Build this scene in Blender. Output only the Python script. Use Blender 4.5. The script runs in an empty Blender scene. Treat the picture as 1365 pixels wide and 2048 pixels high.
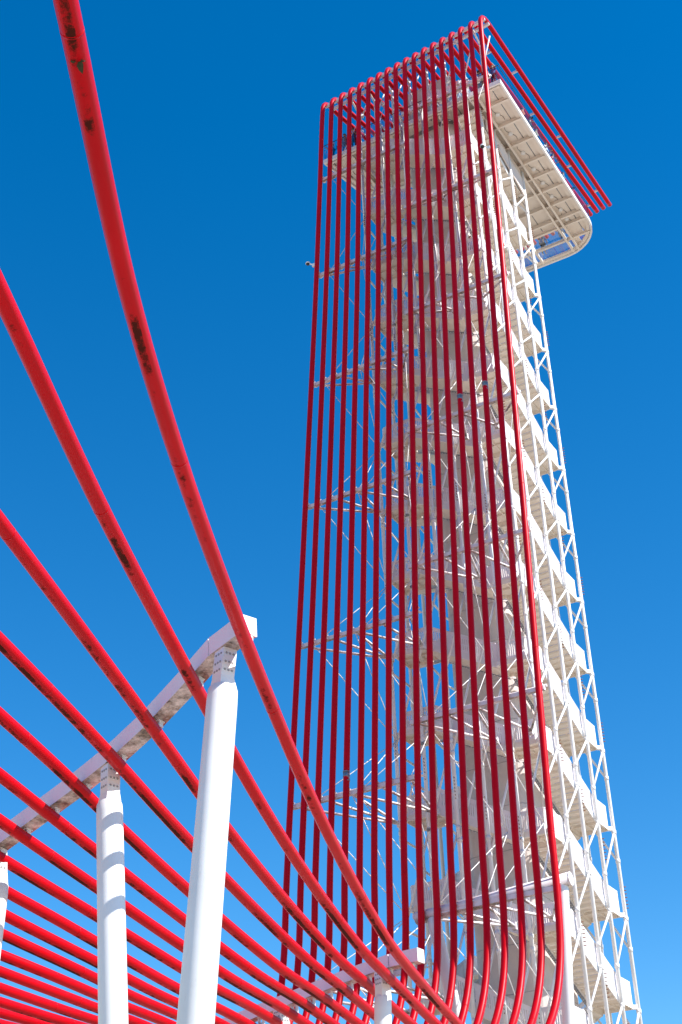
import bpy, bmesh, math, random
import numpy as np
from mathutils import Vector, Matrix

random.seed(7)
sc = bpy.context.scene
COL = sc.collection
S = 4.25            # one stair storey in metres
Z0 = 21.21          # height of reference storey

# ------------------------------------------------------------------ camera
cam_d = bpy.data.cameras.new('camera')
cam = bpy.data.objects.new('camera', cam_d)
COL.objects.link(cam)
sc.camera = cam
cam_d.sensor_fit = 'VERTICAL'
cam_d.sensor_height = 36.0
cam_d.lens = 50.98
cam_d.clip_start = 0.1
cam_d.clip_end = 9000
RT = Vector((0.8613, 0.5069, -0.0351)); UP = Vector((0.2941, -0.4411, 0.8479)); FW = Vector((-0.4143, 0.7406, 0.5290))
cam.matrix_world = Matrix(((RT.x, UP.x, -FW.x, 22.508), (RT.y, UP.y, -FW.y, -65.949), (RT.z, UP.z, -FW.z, 1.6), (0, 0, 0, 1)))

# ------------------------------------------------------------------ light
SUN_EL = math.radians(43.0)
SUN_AZ = math.radians(6.0)      # measured from +x towards +y
world = bpy.data.worlds.new('World')
sc.world = world
world.use_nodes = True
wn = world.node_tree
wn.nodes.clear()
sky = wn.nodes.new('ShaderNodeTexSky')
sky.sky_type = 'NISHITA'
sky.sun_disc = False
sky.sun_elevation = SUN_EL
sky.sun_rotation = math.pi / 2 - SUN_AZ
sky.air_density = 1.0
sky.dust_density = 0.05
sky.ozone_density = 3.0
sky.altitude = 200
hs = wn.nodes.new('ShaderNodeHueSaturation')
hs.inputs['Saturation'].default_value = 1.40
hs.inputs['Hue'].default_value = 0.499
bg = wn.nodes.new('ShaderNodeBackground')
bg.inputs['Strength'].default_value = 0.123
wo = wn.nodes.new('ShaderNodeOutputWorld')
wn.links.new(sky.outputs[0], hs.inputs['Color'])
wn.links.new(hs.outputs[0], bg.inputs['Color'])
wn.links.new(bg.outputs[0], wo.inputs['Surface'])

sun_d = bpy.data.lights.new('sun', 'SUN')
sun_d.energy = 4.6
sun_d.angle = math.radians(0.53)
sun_d.color = (1.0, 0.965, 0.91)
sun = bpy.data.objects.new('sun', sun_d)
COL.objects.link(sun)
sdir = Vector((math.cos(SUN_EL) * math.cos(SUN_AZ), math.cos(SUN_EL) * math.sin(SUN_AZ), math.sin(SUN_EL)))
sun.rotation_euler = sdir.to_track_quat('Z', 'Y').to_euler()
sun.location = (60, -20, 90)

sc.view_settings.view_transform = 'Standard'
sc.view_settings.look = 'None'
sc.view_settings.exposure = 0.76
sc.view_settings.gamma = 1.0
sc.view_settings.use_curve_mapping = False

# ------------------------------------------------------------------ materials
def mat(name, base, rough=0.5, metal=0.0, spec=0.5, coat=0.0, build=None):
    m = bpy.data.materials.new(name)
    m.use_nodes = True
    nt = m.node_tree
    b = nt.nodes['Principled BSDF']
    b.inputs['Base Color'].default_value = (*base, 1)
    b.inputs['Roughness'].default_value = rough
    b.inputs['Metallic'].default_value = metal
    b.inputs['Specular IOR Level'].default_value = spec
    if name == 'red_paint': b.inputs['Specular Tint'].default_value = (1.0, 0.25, 0.3, 1)
    b.inputs['Coat Weight'].default_value = coat
    b.inputs['Coat Roughness'].default_value = 0.12
    if build:
        build(nt, b, base)
    return m

def N(nt, t, **kw):
    n = nt.nodes.new(t)
    for k, v in kw.items():
        if hasattr(n, k):
            setattr(n, k, v)
        else:
            n.inputs[k.replace('_', ' ')].default_value = v
    return n

def noise(nt, scale, detail=4, rough=0.6, stretch=None, coord='Object'):
    tc = N(nt, 'ShaderNodeTexCoord')
    src = tc.outputs[coord]
    if stretch:
        mp = N(nt, 'ShaderNodeMapping')
        mp.inputs['Scale'].default_value = stretch
        nt.links.new(src, mp.inputs['Vector'])
        src = mp.outputs[0]
    n = N(nt, 'ShaderNodeTexNoise')
    n.inputs['Scale'].default_value = scale
    n.inputs['Detail'].default_value = detail
    n.inputs['Roughness'].default_value = rough
    nt.links.new(src, n.inputs['Vector'])
    return n.outputs['Fac']

def ramp(nt, fac, a, b, ca=(0, 0, 0, 1), cb=(1, 1, 1, 1)):
    r = N(nt, 'ShaderNodeValToRGB')
    r.color_ramp.elements[0].position = a
    r.color_ramp.elements[1].position = b
    r.color_ramp.elements[0].color = ca
    r.color_ramp.elements[1].color = cb
    nt.links.new(fac, r.inputs['Fac'])
    return r.outputs['Color']

def mixc(nt, fac, a, b):
    m = N(nt, 'ShaderNodeMix')
    m.data_type = 'RGBA'
    if isinstance(fac, (int, float)):
        m.inputs[0].default_value = fac
    else:
        nt.links.new(fac, m.inputs[0])
    for i, v in ((6, a), (7, b)):
        if isinstance(v, tuple):
            m.inputs[i].default_value = v
        else:
            nt.links.new(v, m.inputs[i])
    return m.outputs[2]

def mul(nt, a, b, op='MULTIPLY'):
    m = N(nt, 'ShaderNodeMath')
    m.operation = op
    for i, v in ((0, a), (1, b)):
        if isinstance(v, (int, float)):
            m.inputs[i].default_value = v
        else:
            nt.links.new(v, m.inputs[i])
    return m.outputs[0]

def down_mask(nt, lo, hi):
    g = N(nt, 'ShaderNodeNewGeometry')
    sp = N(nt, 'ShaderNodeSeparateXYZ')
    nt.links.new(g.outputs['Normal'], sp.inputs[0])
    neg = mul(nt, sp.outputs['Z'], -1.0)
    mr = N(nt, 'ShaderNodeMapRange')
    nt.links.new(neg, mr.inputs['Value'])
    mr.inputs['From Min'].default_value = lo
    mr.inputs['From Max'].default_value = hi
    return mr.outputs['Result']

def bump(nt, b, fac, strength, dist=0.01):
    bp = N(nt, 'ShaderNodeBump')
    bp.inputs['Strength'].default_value = strength
    bp.inputs['Distance'].default_value = dist
    nt.links.new(fac, bp.inputs['Height'])
    nt.links.new(bp.outputs[0], b.inputs['Normal'])

def b_red(nt, b, base):
    n1 = noise(nt, 0.35, 3)
    c = mixc(nt, ramp(nt, n1, 0.3, 0.75), (base[0], base[1], base[2], 1), (base[0] * .8, base[1] * 0.9, base[2] * 0.9, 1))
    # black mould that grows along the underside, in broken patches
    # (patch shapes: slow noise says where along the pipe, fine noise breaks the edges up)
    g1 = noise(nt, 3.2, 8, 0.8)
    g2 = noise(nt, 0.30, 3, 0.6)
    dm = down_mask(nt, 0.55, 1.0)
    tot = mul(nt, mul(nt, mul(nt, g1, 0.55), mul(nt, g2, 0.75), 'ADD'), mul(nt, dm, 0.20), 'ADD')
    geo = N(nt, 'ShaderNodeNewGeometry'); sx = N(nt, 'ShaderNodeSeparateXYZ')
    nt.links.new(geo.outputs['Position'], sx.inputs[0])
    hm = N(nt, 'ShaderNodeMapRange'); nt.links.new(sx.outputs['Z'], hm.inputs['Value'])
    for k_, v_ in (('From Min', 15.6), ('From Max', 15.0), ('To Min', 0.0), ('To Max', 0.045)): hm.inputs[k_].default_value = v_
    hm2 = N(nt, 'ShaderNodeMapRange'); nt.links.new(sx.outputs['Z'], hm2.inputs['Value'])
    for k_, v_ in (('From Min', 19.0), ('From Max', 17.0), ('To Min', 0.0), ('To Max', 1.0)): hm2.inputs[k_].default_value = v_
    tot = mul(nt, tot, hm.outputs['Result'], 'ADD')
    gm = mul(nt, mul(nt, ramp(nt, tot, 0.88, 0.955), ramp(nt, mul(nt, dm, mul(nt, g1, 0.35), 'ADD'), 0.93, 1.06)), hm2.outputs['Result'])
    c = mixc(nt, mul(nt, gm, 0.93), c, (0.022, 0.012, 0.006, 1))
    nt.links.new(c, b.inputs['Base Color'])
    r = N(nt, 'ShaderNodeMapRange')
    nt.links.new(noise(nt, 3.0, 4), r.inputs['Value'])
    r.inputs['To Min'].default_value = 0.28
    r.inputs['To Max'].default_value = 0.48
    rr = mixc(nt, gm, r.outputs['Result'], (0.9, 0.9, 0.9, 1))
    nt.links.new(rr, b.inputs['Roughness'])

def b_white(amount_rust=0.5, streak=0.5):
    def f(nt, b, base):
        n1 = noise(nt, 0.8, 5)
        c = mixc(nt, mul(nt, ramp(nt, n1, 0.4, 0.75), 0.35), (*base, 1), (base[0] * .80, base[1] * .77, base[2] * .72, 1))
        st = ramp(nt, noise(nt, 2.2, 5, 0.7, stretch=(2.2, 2.2, 0.22)), 0.60, 0.72)
        c = mixc(nt, mul(nt, st, 0.35 * streak), c, (0.30, 0.26, 0.22, 1))
        rs = ramp(nt, noise(nt, 2.6, 6, 0.8), 0.685, 0.72)
        c = mixc(nt, mul(nt, rs, amount_rust), c, (0.26, 0.10, 0.045, 1))
        nt.links.new(c, b.inputs['Base Color'])
        bump(nt, b, noise(nt, 7.0, 4), 0.08, 0.01)
    return f

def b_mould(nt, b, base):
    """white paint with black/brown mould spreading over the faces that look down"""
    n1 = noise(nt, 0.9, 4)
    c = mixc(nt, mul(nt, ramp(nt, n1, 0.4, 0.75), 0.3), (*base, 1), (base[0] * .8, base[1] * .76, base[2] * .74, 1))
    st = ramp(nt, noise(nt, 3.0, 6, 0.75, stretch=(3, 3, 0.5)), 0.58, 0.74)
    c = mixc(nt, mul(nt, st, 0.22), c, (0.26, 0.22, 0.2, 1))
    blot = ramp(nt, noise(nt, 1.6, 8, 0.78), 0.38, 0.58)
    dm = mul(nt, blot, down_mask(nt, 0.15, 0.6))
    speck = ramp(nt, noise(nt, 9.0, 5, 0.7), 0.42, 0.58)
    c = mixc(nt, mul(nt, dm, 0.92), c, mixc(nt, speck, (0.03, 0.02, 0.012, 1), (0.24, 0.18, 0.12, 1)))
    nt.links.new(c, b.inputs['Base Color'])
    bump(nt, b, noise(nt, 12.0, 4), 0.15, 0.01)

def b_simple(s=3.0, k=0.75):
    def f(nt, b, base):
        c = mixc(nt, ramp(nt, noise(nt, s, 5), 0.35, 0.7), (*base, 1), (base[0] * k, base[1] * k, base[2] * k, 1))
        nt.links.new(c, b.inputs['Base Color'])
    return f

def b_ground(nt, b, base):
    c = mixc(nt, ramp(nt, noise(nt, 0.03, 6), 0.4, 0.62), (0.40, 0.325, 0.24, 1), (0.33, 0.265, 0.18, 1))
    c = mixc(nt, ramp(nt, noise(nt, 1.5, 6), 0.3, 0.7), c, mixc(nt, 0.5, c, (0.5, 0.44, 0.36, 1)))
    nt.links.new(c, b.inputs['Base Color'])

M = {}
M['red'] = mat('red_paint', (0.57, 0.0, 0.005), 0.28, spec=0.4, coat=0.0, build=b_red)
M['white'] = mat('white_paint', (0.80, 0.78, 0.76), 0.45, build=b_white(0.45, 0.5))
M['panel'] = mat('balustrade_paint', (0.84, 0.79, 0.80), 0.5, build=b_white(0.35, 0.45))
M['soffit'] = mat('soffit_paint', (0.84, 0.76, 0.66), 0.6, build=b_white(0.15, 0.5))
M['post'] = mat('post_paint', (0.80, 0.79, 0.78), 0.42, build=b_white(0.10, 0.40))
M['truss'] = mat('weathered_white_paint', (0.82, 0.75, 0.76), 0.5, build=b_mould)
M['decksoffit'] = mat('deck_soffit_paint', (0.80, 0.71, 0.62), 0.6, build=b_white(0.15, 0.5))
M['core'] = mat('core_wall_coating', (0.66, 0.57, 0.52), 0.7, build=b_simple(1.2, 0.86))
M['galv'] = mat('galvanised_steel', (0.32, 0.33, 0.36), 0.4, metal=0.6, build=b_simple(8, 0.7))
M['rust'] = mat('rusty_bolt', (0.28, 0.10, 0.04), 0.8, build=b_simple(20, 0.6))
M['dark'] = mat('dark_rubber', (0.02, 0.02, 0.022), 0.5)
M['hole'] = mat('bolt_head_grey', (0.33, 0.32, 0.32), 0.6)
M['lamp'] = mat('lamp_housing', (0.75, 0.74, 0.72), 0.4)
M['ground'] = mat('ground_paving', (0.4, 0.35, 0.28), 0.9, build=b_ground)
M['leaf'] = mat('dry_leaf', (0.05, 0.045, 0.01), 0.8, build=b_simple(30, 0.5))
def glass(name, col, tr):
    m = bpy.data.materials.new(name); m.use_nodes = True
    nt = m.node_tree; nt.nodes.clear()
    t = nt.nodes.new('ShaderNodeBsdfTransparent'); t.inputs[0].default_value = (*col, 1)
    g = nt.nodes.new('ShaderNodeBsdfGlossy'); g.inputs['Roughness'].default_value = 0.03
    g.inputs['Color'].default_value = (0.9, 0.95, 1, 1)
    mx = nt.nodes.new('ShaderNodeMixShader')
    mx.inputs['Fac'].default_value = 1 - tr
    nt.links.new(t.outputs[0], mx.inputs[1]); nt.links.new(g.outputs[0], mx.inputs[2])
    o = nt.nodes.new('ShaderNodeOutputMaterial'); nt.links.new(mx.outputs[0], o.inputs[0])
    return m
M['glass'] = glass('clear_glass', (0.90, 0.96, 0.98), 0.90)

# ------------------------------------------------------------------ mesh builder
class MB:
    def __init__(s):
        s.v = []; s.f = []; s.m = []; s.sm = []
    def add(s, vs, fs, mi=0, smooth=False):
        o = len(s.v)
        s.v += [tuple(p) for p in vs]
        s.f += [tuple(i + o for i in f) for f in fs]
        s.m += [mi] * len(fs)
        s.sm += [smooth] * len(fs)
        return s
    def hexa(s, p, mi=0):        # 8 points: bottom loop 0-3, top loop 4-7
        return s.add(p, [(3, 2, 1, 0), (4, 5, 6, 7), (0, 1, 5, 4), (1, 2, 6, 5), (2, 3, 7, 6), (3, 0, 4, 7)], mi)
    def box(s, a, b, mi=0):
        x0, y0, z0 = a; x1, y1, z1 = b
        return s.hexa([(x0, y0, z0), (x1, y0, z0), (x1, y1, z0), (x0, y1, z0), (x0, y0, z1), (x1, y0, z1), (x1, y1, z1), (x0, y1, z1)], mi)
    def bar(s, a, b, w, h, up=(0, 0, 1), mi=0):   # rectangular bar between two points
        a = Vector(a); b = Vector(b); d = (b - a).normalized(); up = Vector(up)
        r = d.cross(up)
        if r.length < 1e-4: r = d.cross(Vector((1, 0, 0)))
        r.normalize(); u = r.cross(d).normalized()
        r *= w / 2; u *= h / 2
        return s.hexa([a - r - u, a + r - u, b + r - u, b - r - u, a - r + u, a + r + u, b + r + u, b - r + u], mi)
    def tube(s, pts, r, n=10, mi=0, caps=True, smooth=True):
        pts = [Vector(p) for p in pts]
        rs = r if isinstance(r, (list, tuple)) else [r] * len(pts)
        t = (pts[1] - pts[0]).normalized()
        ref = Vector((0, 0, 1)) if abs(t.z) < 0.9 else Vector((1, 0, 0))
        nrm = t.cross(ref).normalized()
        o = len(s.v); L = len(pts)
        for i, p in enumerate(pts):
            a = pts[max(i - 1, 0)]; b = pts[min(i + 1, L - 1)]
            t2 = (b - a).normalized()
            nrm = (nrm - t2 * nrm.dot(t2)).normalized()
            bn = t2.cross(nrm)
            for k in range(n):
                an = 2 * math.pi * k / n
                s.v.append(tuple(p + (nrm * math.cos(an) + bn * math.sin(an)) * rs[i]))
        for i in range(L - 1):
            for k in range(n):
                k2 = (k + 1) % n
                s.f.append((o + i * n + k, o + i * n + k2, o + (i + 1) * n + k2, o + (i + 1) * n + k)); s.m.append(mi); s.sm.append(smooth)
        if caps:
            s.f.append(tuple(o + k for k in range(n))[::-1]); s.m.append(mi); s.sm.append(False)
            s.f.append(tuple(o + (L - 1) * n + k for k in range(n))); s.m.append(mi); s.sm.append(False)
        return s
    def prism(s, poly, z0, z1, mi=0):   # poly list of (x,y)
        n = len(poly)
        vs = [(x, y, z0) for x, y in poly] + [(x, y, z1) for x, y in poly]
        fs = [tuple(range(n))[::-1], tuple(range(n, 2 * n))] + [(i, (i + 1) % n, n + (i + 1) % n, n + i) for i in range(n)]
        return s.add(vs, fs, mi)
    def sphere(s, c, r, mi=0, seg=10, rings=6, sz=1.0):
        o = len(s.v); c = Vector(c)
        for i in range(rings + 1):
            th = math.pi * i / rings
            for k in range(seg):
                ph = 2 * math.pi * k / seg
                s.v.append(tuple(c + Vector((math.sin(th) * math.cos(ph) * r, math.sin(th) * math.sin(ph) * r, math.cos(th) * r * sz))))
        for i in range(rings):
            for k in range(seg):
                k2 = (k + 1) % seg
                s.f.append((o + i * seg + k, o + (i + 1) * seg + k, o + (i + 1) * seg + k2, o + i * seg + k2)); s.m.append(mi); s.sm.append(True)
        return s
    def mesh(s, name, mats, fix=True):
        me = bpy.data.meshes.new(name)
        me.from_pydata(s.v, [], s.f)
        mats = mats if isinstance(mats, (list, tuple)) else [mats]
        for m in mats: me.materials.append(m)
        me.polygons.foreach_set('material_index', s.m)
        me.polygons.foreach_set('use_smooth', s.sm)
        if fix:
            bm = bmesh.new(); bm.from_mesh(me)
            bmesh.ops.recalc_face_normals(bm, faces=bm.faces)
            bm.to_mesh(me); bm.free()
        me.update()
        return me

def obj(name, data, parent=None, loc=(0, 0, 0), rotz=0.0, kind=None):
    o = bpy.data.objects.new(name, data)
    COL.objects.link(o)
    if parent: o.parent = parent
    o.location = loc
    if rotz: o.rotation_euler = (0, 0, rotz)
    if kind: o['kind'] = kind
    return o
def part(name, mb, mats, parent, loc=(0, 0, 0), kind=None):
    return obj(name, mb.mesh(name, mats), parent, loc, kind=kind)
def tag(o, label, cat, group=None):
    o['label'] = label; o['category'] = cat
    if group: o['group'] = group
    return o
def thing(name, label, cat, loc=(0, 0, 0), group=None, rotz=0):
    return tag(obj(name, None, None, loc, rotz), label, cat, group)
def W(u, v, z):      # tower coordinates (in storeys) -> metres
    return Vector((u * S, v * S, Z0 + z * S))

# ------------------------------------------------------------------ ground
g = MB()
gs = [-4000, -400, -100, 100, 400, 4000]
for i in range(5):
    for j in range(5):
        g.add([(gs[i], gs[j], 0), (gs[i + 1], gs[j], 0), (gs[i + 1], gs[j + 1], 0), (gs[i], gs[j + 1], 0)], [(0, 1, 2, 3)])
go = obj('ground', g.mesh('ground', M['ground']), kind='structure')
CANOPY = [
  [(1.572, -20.0, 11.75), (1.948, -23.5, 12.145), (2.695, -27.0, 12.45), (3.272, -29.7, 12.761), (3.914, -32.28, 13.213), (4.73, -35.066, 13.677), (5.694, -38.073, 14.189), (6.83, -41.35, 14.789), (8.29, -45.088, 15.198), (9.906, -48.927, 15.536), (11.759, -52.872, 15.813), (14.408, -57.605, 15.88), (15.873, -60.223, 15.917)],
  [(0.981, -20.0, 11.75), (1.27, -23.5, 12.145), (1.915, -27.0, 12.45), (2.44, -29.835, 12.72), (2.946, -32.416, 13.166), (3.62, -35.2, 13.624), (4.436, -38.201, 14.131), (5.386, -41.428, 14.747), (6.68, -45.141, 15.164), (8.115, -48.974, 15.498), (10.34, -54.241, 15.835), (12.256, -58.587, 15.88), (13.466, -61.332, 15.908)],
  [(0.246, -20.0, 11.75), (0.511, -23.5, 12.145), (1.107, -27.0, 12.45), (1.623, -29.968, 12.679), (2.018, -32.548, 13.121), (2.56, -35.329, 13.574), (3.218, -38.327, 14.074), (3.975, -41.549, 14.682), (4.994, -45.196, 15.128), (6.35, -49.73, 15.503), (7.636, -54.017, 15.767), (9.042, -58.474, 15.88), (9.944, -61.334, 15.953)],
  [(-0.566, -20.0, 11.75), (-0.288, -23.5, 12.145), (0.288, -27.0, 12.45), (0.828, -30.1, 12.638), (1.132, -32.675, 13.077), (1.555, -35.453, 13.525), (2.056, -38.448, 14.019), (2.604, -41.668, 14.618), (3.548, -46.437, 15.207), (4.474, -50.706, 15.519), (5.431, -55.099, 15.761), (6.069, -58.026, 15.922)],
  [(-1.207, -20.0, 11.75), (-1.067, -23.5, 12.145), (-0.618, -27.0, 12.45), (-0.099, -30.254, 12.591), (0.087, -32.826, 13.025), (0.401, -35.596, 13.469), (0.796, -38.581, 13.959), (1.222, -41.789, 14.553), (1.51, -44.117, 14.941), (2.296, -48.334, 15.324), (3.107, -52.672, 15.607), (3.657, -55.615, 15.799)],
  [(-1.966, -20.0, 11.75), (-1.835, -23.5, 12.145), (-1.418, -27.0, 12.45), (-0.87, -30.383, 12.551), (-0.775, -32.951, 12.982), (-0.58, -35.719, 13.421), (-0.347, -38.702, 13.904), (-0.137, -42.177, 14.535), (0.229, -46.115, 15.095), (0.845, -50.412, 15.418), (1.27, -53.373, 15.641)],
  [(-2.709, -20.0, 11.75), (-2.609, -23.5, 12.145), (-2.239, -27.0, 12.45), (-1.668, -30.5, 12.515), (-1.65, -33.08, 12.937), (-1.565, -35.844, 13.373), (-1.481, -38.824, 13.849), (-1.47, -40.677, 14.185), (-1.419, -44.431, 14.827), (-1.096, -48.605, 15.261), (-0.866, -51.58, 15.57)],
  [(-3.466, -20.0, 11.75), (-3.388, -23.5, 12.145), (-3.056, -27.0, 12.45), (-2.536, -30.5, 12.515), (-2.512, -33.208, 12.893), (-2.541, -35.968, 13.324), (-2.64, -39.385, 13.873), (-2.687, -43.033, 14.523), (-2.652, -46.963, 15.102), (-2.626, -49.931, 15.539)],
  [(-4.235, -20.0, 11.75), (-4.27, -23.5, 12.145), (-4.027, -27.0, 12.45), (-3.567, -30.5, 12.515), (-3.485, -33.354, 12.843), (-3.566, -36.101, 13.272), (-3.646, -38.039, 13.558), (-3.73, -41.559, 14.194), (-3.777, -45.326, 14.823), (-3.814, -48.285, 15.317)],
  [(-4.986, -20.0, 11.75), (-5.018, -23.5, 12.145), (-4.799, -27.0, 12.45), (-4.381, -30.5, 12.515), (-4.284, -33.474, 12.801), (-4.569, -37.079, 13.351), (-4.767, -40.507, 13.933), (-4.921, -44.191, 14.576), (-5.044, -47.144, 15.091)],
  [(-5.713, -20.0, 11.75), (-5.738, -23.5, 12.145), (-5.542, -27.0, 12.45), (-5.169, -30.5, 12.515), (-5.059, -33.592, 12.761), (-5.386, -36.223, 13.161), (-5.738, -39.577, 13.692), (-6.049, -43.194, 14.334), (-6.302, -46.137, 14.856)],
  [(-6.521, -20.0, 11.75), (-6.484, -23.5, 12.145), (-6.298, -27.0, 12.45), (-6.006, -30.5, 12.515), (-5.945, -33.729, 12.714), (-6.273, -35.329, 12.953), (-6.897, -38.618, 13.425), (-7.485, -42.172, 14.052), (-7.967, -45.088, 14.566)],
  [(-7.208, -20.0, 11.75), (-7.192, -23.5, 12.145), (-7.064, -27.0, 12.45), (-6.857, -30.5, 12.515), (-6.962, -34.473, 12.758), (-7.668, -37.674, 13.223), (-8.347, -41.135, 13.799), (-8.917, -44.04, 14.283)],
  [(-8.02, -20.0, 11.75), (-8.023, -23.5, 12.145), (-7.952, -27.0, 12.45), (-7.836, -30.5, 12.515), (-7.786, -33.675, 12.61), (-8.552, -36.9, 13.035), (-9.391, -40.281, 13.561), (-10.105, -43.16, 14.009)],
  [(-8.685, -20.0, 11.75), (-8.734, -23.5, 12.145), (-8.754, -27.0, 12.45), (-8.768, -30.5, 12.515), (-8.815, -32.464, 12.574), (-9.327, -36.073, 12.841), (-10.353, -39.373, 13.311), (-11.236, -42.212, 13.715)],
  [(-9.361, -20.0, 11.75), (-9.414, -23.5, 12.145), (-9.489, -27.0, 12.45), (-9.647, -31.352, 12.541), (-9.827, -35.316, 12.672), (-10.926, -38.536, 13.121), (-11.887, -41.351, 13.513)],
  [(-10.079, -20.0, 11.75), (-10.154, -23.5, 12.145), (-10.308, -27.0, 12.45), (-10.54, -30.4, 12.512), (-10.812, -34.391, 12.632), (-11.7, -37.877, 12.955), (-12.438, -40.773, 13.223)],
  [(-10.834, -20.0, 11.75), (-11.073, -23.5, 12.145), (-11.455, -27.0, 12.45), (-11.964, -30.4, 12.512), (-12.556, -34.356, 12.631), (-13.466, -38.065, 12.849), (-14.18, -40.974, 13.02)],
]

# ================================================================== OBSERVATION TOWER
TB = Vector((-3.7, -3.76, 0.0))
tower = thing('observation_tower', 'tall white steel observation tower with winding stairs and a viewing deck on top', 'tower', TB)
def T(u, v, z): return W(u, v, z) - TB
KMIN, KMAX = -4, 11
ZG = -Z0 / S
# storey (metre) offsets in local storey frame: function L gives coordinates with z relative to the storey
def Lc(u, v, z): return Vector((u * S - TB.x, v * S - TB.y, z * S))
def storey_z(k): return Z0 + k * S

UC = [-0.002, -0.337, -0.70, -1.04, -1.39, -1.735]
VC = [0.075, -0.43, -0.92, -1.41, -1.905]
cols = [(u, VC[0]) for u in UC] + [(u, VC[-1]) for u in UC] + [(UC[0], v) for v in VC[1:-1]] + [(UC[-1], v) for v in VC[1:-1]]
for (u, v) in cols:
    ztop = 11.50
    mb = MB()
    mb.tube([T(u, v, ZG), T(u, v, ztop)], 0.095, 12)
    part('lattice_column', mb, M['white'], tower)
    # bolted splices
for n, v in enumerate(VC):
    mb = MB()
    for k in range(-2, 12, 2):
        kk = k + 0.1 + n * 0.42
        for j in range(7):
            p = T(UC[0], v, kk + 0.04 * j)
            mb.tube([p + Vector((0.09, 0.02, 0)), p + Vector((0.20, 0.04, 0))], 0.022, 6)
    part('splice_bolt', mb, M['rust'], tower, kind='stuff')
for n, u in enumerate(UC[1:]):
    mb = MB()
    for k in range(-2, 12, 2):
        kk = k + 0.4 + n * 0.3
        for j in range(7):
            p = T(u, VC[-1], kk + 0.04 * j)
            mb.tube([p + Vector((0.03, -0.09, 0)), p + Vector((0.06, -0.2, 0))], 0.02, 6)
    part('splice_bolt', mb, M['rust'], tower, kind='stuff')

# braces -----------------------------------------------------------
NV = [0.36, 0.27, 0.50, 0.68, 0.73]            # near face, top nodes per bay
NU = [(0.98, 0.36), (0.95, 0.48), (0.24, -0.27), (0.50, -0.05)]
braces = []
for j in range(5):
    braces.append(((UC[j], VC[-1], NV[j]), (UC[j + 1], VC[-1], NV[j] - 0.96)))
    braces.append(((UC[j], VC[0], 1 - NV[j]), (UC[j + 1], VC[0], 1 - NV[j] + 0.6)))
for j in range(4):
    a, b = NU[j]
    braces.append(((UC[0], VC[j], a), (UC[0], VC[j + 1], b)))
    braces.append(((UC[-1], VC[j], 0.2 + a), (UC[-1], VC[j + 1], 0.75 + b)))
BM = []
for a, b in braces:
    mb = MB(); mb.tube([Lc(*a), Lc(*b)], 0.058, 8)
    for e in (a, b):       # node sleeve
        p = Lc(*e); mb.tube([p - Vector((0, 0, 0.10)), p + Vector((0, 0, 0.10))], 0.115, 10)
    BM.append(mb.mesh('lattice_brace', M['white']))
for k in range(-3, 11):
    for me in BM:
        obj('lattice_brace', me, tower, (0, 0, storey_z(k)))

# stair geometry ---------------------------------------------------
UO0, UO1, VO0, VO1 = -1.70, -0.038, -1.865, 0.045
WD = 0.325
UI0, UI1, VI0, VI1 = UO0 + WD, UO1 - WD, VO0 + WD, VO1 - WD
CH = 0.04
ZL = {'nl': 0.90, 'nr': 0.43, 'fr': 0.0, 'fl': -0.52}
FU = {'nearflight': ((-1.27, 'nl'), (-0.42, 'nr')), 'rightflight': ((-1.50, 'nr'), (-0.40, 'fr')),
      'farflight': ((-0.40, 'fr'), (-1.27, 'fl')), 'leftflight': ((-0.40, 'fl'), (-1.50, 'nl'))}
SL = 0.072    # slab depth in storeys

def landing_polys():
    a = -1.27; b = -0.42; c = -1.50; d = -0.40
    nl = [(a, VO0), (a, VI0), (UI0, VI0), (UI0, c), (UO0, c), (UO0, VO0 + CH), (UO0 + CH, VO0)]
    nr = [(b, VI0), (b, VO0), (UO1 - CH, VO0), (UO1, VO0 + CH), (UO1, c), (UI1, c), (UI1, VI0)]
    fr = [(UO1, d), (UO1, VO1 - CH), (UO1 - CH, VO1), (d, VO1), (d, VI1), (UI1, VI1), (UI1, d)]
    fl = [(a, VI1), (a, VO1), (UO0 + CH, VO1), (UO0, VO1 - CH), (UO0, d), (UI0, d), (UI0, VI1)]
    return {'nl': nl, 'nr': nr, 'fr': fr, 'fl': fl}
LP = landing_polys()
def shrink(poly, t):
    cx = sum(p[0] for p in poly) / len(poly); cy = sum(p[1] for p in poly) / len(poly)
    return [(cx + (x - cx) * t, cy + (y - cy) * t) for x, y in poly]
LM = {}
for key, poly in LP.items():
    z = ZL[key]
    P3 = [Lc(u, v, 0) for u, v in poly]
    mb = MB()
    zz = z * S
    mb.prism([(p.x, p.y) for p in P3], zz + 0.20, zz + 0.26)     # plate
    n = len(P3)
    for i in range(n):                                            # edge channel
        a = P3[i]; b = P3[(i + 1) % n]
        d = (b - a).normalized(); inn = Vector((-d.y, d.x, 0))
        c0 = sum(P3, Vector()) / n
        if inn.dot(c0 - a) < 0: inn = -inn
        a2 = a + inn * 0.035; b2 = b + inn * 0.035
        q = Vector((0, 0, zz)); h = Vector((0, 0, zz + 0.20))
        mb.hexa([a + q, b + q, b2 - d * 0.035 + q, a2 + d * 0.035 + q, a + h, b + h, b2 - d * 0.035 + h, a2 + d * 0.035 + h])
    # cross ribs under the plate
    c0 = sum(P3, Vector()) / n
    xs = [p.x for p in P3]; ys = [p.y for p in P3]
    mb.bar((min(xs) + 0.15, c0.y - .1, zz + 0.14), (max(xs) - 0.15, c0.y - .1, zz + 0.14), 0.05, 0.11)
    mb.bar((c0.x + .1, min(ys) + 0.15, zz + 0.139), (c0.x + .1, max(ys) - 0.15, zz + 0.139), 0.05, 0.108)
    LM[key] = mb.mesh('landing', M['soffit'])

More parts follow.
